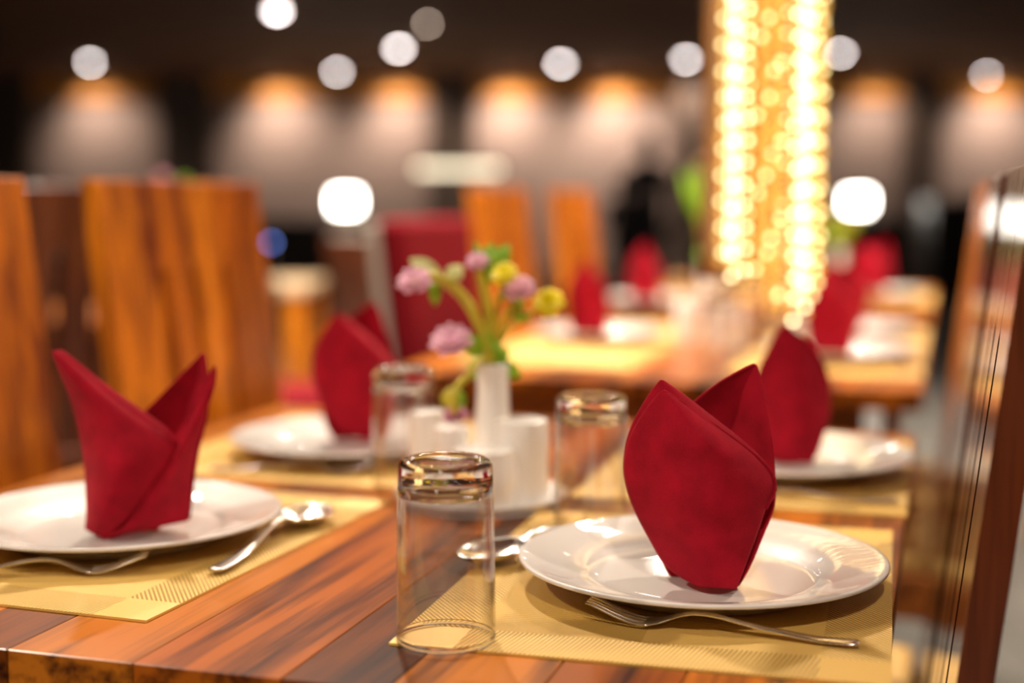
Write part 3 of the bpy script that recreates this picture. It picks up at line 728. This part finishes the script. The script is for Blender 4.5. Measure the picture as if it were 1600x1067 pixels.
dup(ch, (-.99, 1.845, 0), D(-2), 'orange-brown slatted dining chair behind the left red napkin')
chR = make_chair('x', M_CHAIRBR, M_CHAIRBR)
chR.location = (-.018, 1.145, 0); chR.rotation_euler = (0, 0, PI); tag(chR, 'tall dining chair back at the right edge in front, pushed against the table')
chR2 = dup(chR, (-.018, 1.70, 0), PI, 'second dining chair back at the right, just behind the front one')
dup(ch, (-.002, 2.62, 0), PI, 'chair on the right of the second table, golden seat under its near end')
dup(ch, (-.002, 3.10, 0), PI, 'chair on the right of the second table, far one')
dup(ch, (-.99, 3.40, 0), D(0), 'bright orange wooden chair back left of the third table, nearer one')
dup(ch, (-.99, 4.12, 0), D(0), 'bright orange wooden chair back next to the dark figure, farther one')
rc = make_chair('red upholstered high-back chair behind the flowers at the second table', red=True, rear=M_PALEUP, group='red upholstered chairs')
rc.location = (-1.0, 2.93, 0); rc.scale = (1, 1, .955)
dkc = make_chair('wooden chair back coloured as unlit, between the two left slatted chairs, facing away', M_CHAIRD, M_CHAIRD, M_REDUP, group='wooden chairs coloured as unlit')  # back turned from the light; that shade is painted in as darker wood
q = at(100, 500, 2.75); dkc.location = (q.x - .05, q.y, 0); dkc.rotation_euler = (0, 0, D(150))
q = at(462, 600, 4.3); 
t = thing('stool', 'low red upholstered stool beside the small side table at left', 'stool', (q.x, q.y, 0), YAW)
box('seat_cushion', -.24, .24, -.22, .22, .40, .47, M_REDUP, t, .02, seg=3)
for sx in (-.19, .19):
    for sy in (-.17, .17): box('leg', sx - .02, sx + .02, sy - .02, sy + .02, 0, .3995, M_CHAIRD, t, .002)
q = at(1650, 500, 4.1); dup(rc, (q.x, q.y, 0), D(10), 'dark red chair at the right picture edge behind the tall chair backs')
pc = make_chair('pale upholstered chair behind the left rear napkin', M_CHAIRD, M_CHAIRD, M_PALEUP, red=M_PALEUP, group='pale upholstered chairs')
q = at(592, 420, 5.6); pc.location = (q.x, q.y, 0); pc.rotation_euler = (0, 0, D(48)); pc.scale = (1, 1, .86)

# side table far left with cloth-pale top
q = at(400, 440, 5.2)
t = thing('side_table', 'small pale-topped wooden side table behind the left chair', 'table', (q.x, q.y, 0), YAW)
box('tabletop', -.30, .22, -.30, .30, .715, .75, pmat('pale_beech', (.62, .45, .27), .3, var=.1), t, .004)
for sx in (-.27, .18):
    for sy in (-.26, .26): box('leg', sx - .03, sx + .03, sy - .03, sy + .03, 0, .7145, M_CHAIR, t, .003)
# neighbouring table at far left with vase and flowers showing above the chair
q = at(262, 420, 3.7)
t = table(q.x - .62, q.x + .10, q.y - .30, q.y + .30, 'wooden dining table hidden behind the left chairs')
far_vase((q.x, q.y, TOP + .0003), 'white vase on the table behind the left chairs', 'cream and green flowers just above the left chair back', cols=(pmat('cream_petals', (.8, .62, .45), .6), M_LEAF, M_PINK), top=.37)
q = at(1103, 420, 3.9)
far_vase((q.x, q.y, TOP + .0003), 'white vase on the third table left of the chandelier', 'tall green leafy flowers left of the chandelier', cols=(M_LEAF, M_LEAF, pmat('peach_petals', (.75, .5, .35), .6)), top=.40)

# ------------------------------------------------------------------ bead chandelier
cp = at(1206, 300, 2.1)
ch_t = thing('bead_chandelier', 'tall hanging chandelier of glowing golden bead strands over the tables', 'chandelier', (cp.x, cp.y, CEIL), YAW)
def beadmat(name, es, col, tcol):
    m, nt, N, L, P_ = newmat(name)
    P_.inputs['Base Color'].default_value = (*col, 1); P_.inputs['Roughness'].default_value = .1; P_.inputs['Coat Weight'].default_value = .5
    P_.inputs['Emission Color'].default_value = (*tcol, 1); P_.inputs['Emission Strength'].default_value = es
    return m
B_HOT = beadmat('glowing_bead', 9.0, (.9, .7, .3), (1, .84, .46))
B_WARM = beadmat('warm_lit_bead', 5.0, (.8, .6, .2), (1, .80, .36))
B_DIM = beadmat('amber_bead', 0.7, (.75, .48, .12), (1, .5, .08))
box('canopy', -.11, .11, -.06, .10, -.03, 0, M_METAL, ch_t, .004)
mpp = 2.1 / F
zof = lambda py: at(1206, py, 2.1).z - CEIL
box('back_panel', (1110 - 1206) * mpp, (1301 - 1206) * mpp, .085, .097, zof(440), -.0305, wood('chandelier_panel_wood', (.07, .02, .004), (.30, .11, .02), 'z'), ch_t, .002)
def strand(px, dy, y_end, mat, r, name='bead_strand', ph=0):
    x = (px - 1206) * mpp; z = -.03; ze = zof(y_end); i = 0; g = r * 2.1
    bm = bmesh.new(); hot = bmesh.new(); every = {'glowing_bead': 3, 'warm_lit_bead': 3}.get(mat.name, 9)
    while z - g > ze:
        z -= g; i += 1; h = (i + ph * 2) % every == 0
        bmesh.ops.create_icosphere(hot if h else bm, subdivisions=1, radius=r * (.8 if h else 1), matrix=Matrix.Translation((x + .002 * math.sin(i * 1.7 + ph), dy + .003 * math.sin(i * 2.3 + ph), z)))
    o = tag(bobj(name, bm, B_DIM, ch_t, True), kind='stuff')
    return tag(bobj('lit_beads', hot, mat if mat is not B_DIM else B_WARM, o, True), kind='stuff')
rr = random.Random(3)
for i, (px, dy, ye, mt, r) in enumerate([(1128, 0, 420, B_WARM, .006), (1141, -.02, 432, B_HOT, .0052), (1153, .02, 424, B_WARM, .006), (1163, -.01, 436, B_HOT, .005), (1172, .03, 428, B_WARM, .005),
        (1186, .015, 440, B_DIM, .006), (1197, -.005, 470, B_DIM, .006), (1209, .02, 492, B_DIM, .0065), (1220, 0, 500, B_DIM, .006), (1229, .025, 492, B_WARM, .005),
        (1238, -.02, 505, B_HOT, .005), (1248, .01, 488, B_WARM, .006), (1257, -.015, 500, B_HOT, .0055), (1266, .02, 474, B_HOT, .005), (1274, 0, 470, B_WARM, .006), (1284, .01, 445, B_WARM, .0055)]):
    strand(px, dy, ye, mt, r, ph=i)
# bright inner light rods
for px, y0 in ((1147, 405), (1258, 452)):
    x = (px - 1206) * mpp
    o = lathe('light_rod', [(0, zof(y0)), (.0075, zof(y0)), (.0075, -.03), (0, -.03)], beadmat('rod_glow', 2.8, (.9, .8, .6), (1, .82, .44)), ch_t, 10, loc=(x, .012, 0), smooth=False)

# ------------------------------------------------------------------ far background: sideboards, lanterns, linear lamp, figure
def sideboard(px0, px1, v, h, label):
    a = (px0 - 800) / F * v; b = (px1 - 800) / F * v
    t = thing('sideboard', label, 'sideboard', uv((a + b) / 2, v), YAW, None); w = (b - a) / 2
    box('body', -w, w, 0, .45, .08, h - .03, M_DARK, t, .004)
    box('top', -w - .02, w + .02, -.02, .47, h - .0295, h, M_DARK, t, .004)
    n = max(2, int(w * 2 / .5))
    for i in range(n):
        c0 = -w + 2 * w * i / n + .01; c1 = -w + 2 * w * (i + 1) / n - .01
        dr = box('door', c0, c1, -.018, -.0005, .11, h - .05, M_DARK, t, .003)
        box('handle', c1 - .04, c1 - .025, -.035, -.0185, h * .5, h * .5 + .12, M_METAL, dr)
    for sx in (-w + .05, w - .05): box('foot', sx - .03, sx + .03, .05, .40, 0, .0795, M_DARK, t)
    return t
sideboard(392, 575, 14.2, .84, 'long black sideboard under the left glowing lantern')
sideboard(1290, 1420, 15.0, .84, 'black sideboard under the right glowing lantern')
sideboard(1455, 1640, 13.6, 1.05, 'tall black sideboard behind the right chair backs')
M_SHADE = emat('lantern_glow', (1, .93, .82), 26)
def lantern(px, v, z0, label):
    p = uv((px - 800) / F * v, v + .2, z0); t = thing('glowing_lantern', label, 'lamp', p, YAW, 'glowing lanterns')
    box('base', -.08, .08, -.08, .08, 0, .02, M_DARK, t, .003)
    lathe('stem', [(0, .02), (.012, .02), (.012, .09), (0, .09)], M_METAL, t, 12)
    box('lamp_shade', -.115, .115, -.08, .08, .09, .27, M_SHADE, t, .02, seg=2)
    box('cap', -.05, .05, -.04, .04, .2702, .285, M_DARK, t)
    return t
lantern(538, 14.2, .84, 'bright white glowing lantern at left of centre'); lantern(1345, 15.0, .84, 'bright white glowing lantern right of the chandelier')
# linear lamp on the wall
p = at(715, 262, 16.2)
t = thing('linear_lamp', 'long horizontal beige glowing lamp above the red chair', 'lamp', p, YAW)
box('housing', -.5, .5, .0, .05, .02, .05, M_DARK, t); box('diffuser', -.46, .46, -.01, .04, -.05, .0195, emat('linear_glow', (1, .84, .58), 3.0), t, .004)
for sx in (-.4, .4): box('hanger', sx - .004, sx + .004, .02, .028, .05, CEIL - p.z, M_DARK, t)
# small blue indicator lamp
p = at(424, 379, 4.9)
t = thing('blue_indicator_lamp', 'small blue glowing lamp just right of the left chair back', 'lamp', (p.x, p.y, TOP), YAW)
box('stand', -.006, .006, -.006, .006, 0, p.z - TOP - .012, M_DARK, t); box('foot', -.03, .03, -.03, .03, 0.0, .006, M_DARK, t)
bm = bmesh.new(); bmesh.ops.create_uvsphere(bm, u_segments=12, v_segments=8, radius=.010, matrix=Matrix.Translation((0, 0, p.z - TOP)))
bobj('bulb', bm, emat('blue_glow', (.12, .22, .7), 5.5), t, True)

# standing figure in black, far back
def skin_fig(name, verts, edges, radii, mat, parent, root=0, sub=1):
    me = bpy.data.meshes.new(name); me.from_pydata(verts, edges, []); me.materials.append(mat)
    o = bpy.data.objects.new(name, me); link(o, parent)
    md = o.modifiers.new('skin', 'SKIN'); 
    sv = me.skin_vertices[0].data if me.skin_vertices else None
    if sv is None:
        bpy.context.view_layer.objects.active = o
        bpy.ops.mesh.customdata_skin_add(); sv = me.skin_vertices[0].data
    for i, r in enumerate(radii): sv[i].radius = (r, r) if not isinstance(r, tuple) else r; sv[i].use_root = (i == root)
    md.use_smooth_shade = True
    s_ = o.modifiers.new('sub', 'SUBSURF'); s_.levels = sub; s_.render_levels = sub
    return o
def person(loc, rz, label, top=M_BLACK, scale=1.0):
    t = thing('person', label, 'person', loc, rz); t.scale = (scale,) * 3
    V = [(0, 0, .98), (0, 0, 1.12), (0, .0, 1.30), (0, .01, 1.45), (0, .0, 1.52), (0, -.01, 1.57),
         (.19, .01, 1.43), (.24, .02, 1.17), (.20, -.14, 1.02), (.17, -.22, 1.02),
         (-.19, .01, 1.43), (-.25, .02, 1.17), (-.24, -.06, .94), (-.235, -.08, .86),
         (.09, 0, .92), (.10, -.01, .50), (.10, .03, .09), (.11, -.13, .035),
         (-.09, 0, .92), (-.10, -.03, .50), (-.11, .0, .09), (-.12, -.16, .035)]
    E_ = [(0, 1), (1, 2), (2, 3), (3, 4), (4, 5), (3, 6), (6, 7), (7, 8), (8, 9), (3, 10), (10, 11), (11, 12), (12, 13), (0, 14), (14, 15), (15, 16), (16, 17), (0, 18), (18, 19), (19, 20), (20, 21)]
    Rr = [(.15, .11), (.14, .10), (.17, .11), (.13, .09), .055, .05, .062, .047, .033, .028, .062, .047, .033, .028, .095, .062, .045, .04, .095, .062, .045, .04]
    skin_fig('body', V, E_, Rr, top, t)
    bm = bmesh.new(); bmesh.ops.create_uvsphere(bm, u_segments=20, v_segments=16, radius=1, matrix=Matrix.Translation((0, -.02, 1.66)) @ Matrix.Diagonal((.075, .095, .118, 1)))
    bmesh.ops.create_cone(bm, cap_ends=True, segments=8, radius1=.016, radius2=.006, depth=.04, matrix=Matrix.Translation((0, -.118, 1.65)) @ Matrix.Rotation(-.5, 4, 'X'))
    for sx in (-1, 1): bmesh.ops.create_uvsphere(bm, u_segments=8, v_segments=6, radius=1, matrix=Matrix.Translation((sx * .076, -.01, 1.655)) @ Matrix.Diagonal((.010, .018, .030, 1)))
    hd = bobj('head', bm, M_SKIN, t, True)
    for sx in (-1, 1):
        bm = bmesh.new(); bmesh.ops.create_uvsphere(bm, u_segments=8, v_segments=6, radius=.011, matrix=Matrix.Translation((sx * .03, -.102, 1.672))); bobj('eye', bm, M_DARK, hd, True)
    box('mouth', -.022, .022, -.112, -.100, 1.602, 1.609, M_REDUP, hd)
    bm = bmesh.new(); bmesh.ops.create_uvsphere(bm, u_segments=20, v_segments=16, radius=1, matrix=Matrix.Translation((0, .008, 1.685)) @ Matrix.Diagonal((.086, .100, .118, 1)))
    bmesh.ops.delete(bm, geom=[v for v in bm.verts if v.co.y < -.045 and v.co.z < 1.73], context='VERTS'); bobj('hair', bm, M_HAIR, t, True)
    for (w, dr) in ((Vector((.17, -.22, 1.02)), Vector((-.3, -.95, -.1))), (Vector((-.235, -.08, .86)), Vector((0, -.25, -.97)))):
        dr.normalize(); sd = Vector((1, 0, 0)) if abs(dr.x) < .5 else Vector((0, 1, 0)); V = [w, w + dr * .05, w + dr * .09]; E2 = [(0, 1), (1, 2)]; R2 = [(.026, .018), (.036, .016), (.034, .014)]
        for k_, ln in enumerate((.058, .074, .080, .072)):
            o_ = sd * ((k_ - 1.5) * .020); b0 = len(V); V += [w + dr * .095 + o_, w + dr * (.095 + ln * .55) + o_, w + dr * (.095 + ln) + o_ + Vector((0, .012, 0))]
            E2 += [(2, b0), (b0, b0 + 1), (b0 + 1, b0 + 2)]; R2 += [.009, .0085, .007]
        b0 = len(V); V += [w + dr * .05 + sd * .038, w + dr * .085 + sd * .056]; E2 += [(0, b0), (b0, b0 + 1)]; R2 += [.011, .009]
        skin_fig('hand', V, E2, R2, M_SKIN, t)
    return t
p = uv((1010 - 800) / F * 11.2, 11.2); person((p.x, p.y, 0), YAW + PI + .3, 'person in black standing far back left of the chandelier', scale=.87)
p = uv((972 - 800) / F * 13.0, 13.0); person((p.x, p.y, 0), YAW + PI - .6, 'shorter dark-clothed person beside the one in black', scale=.70)
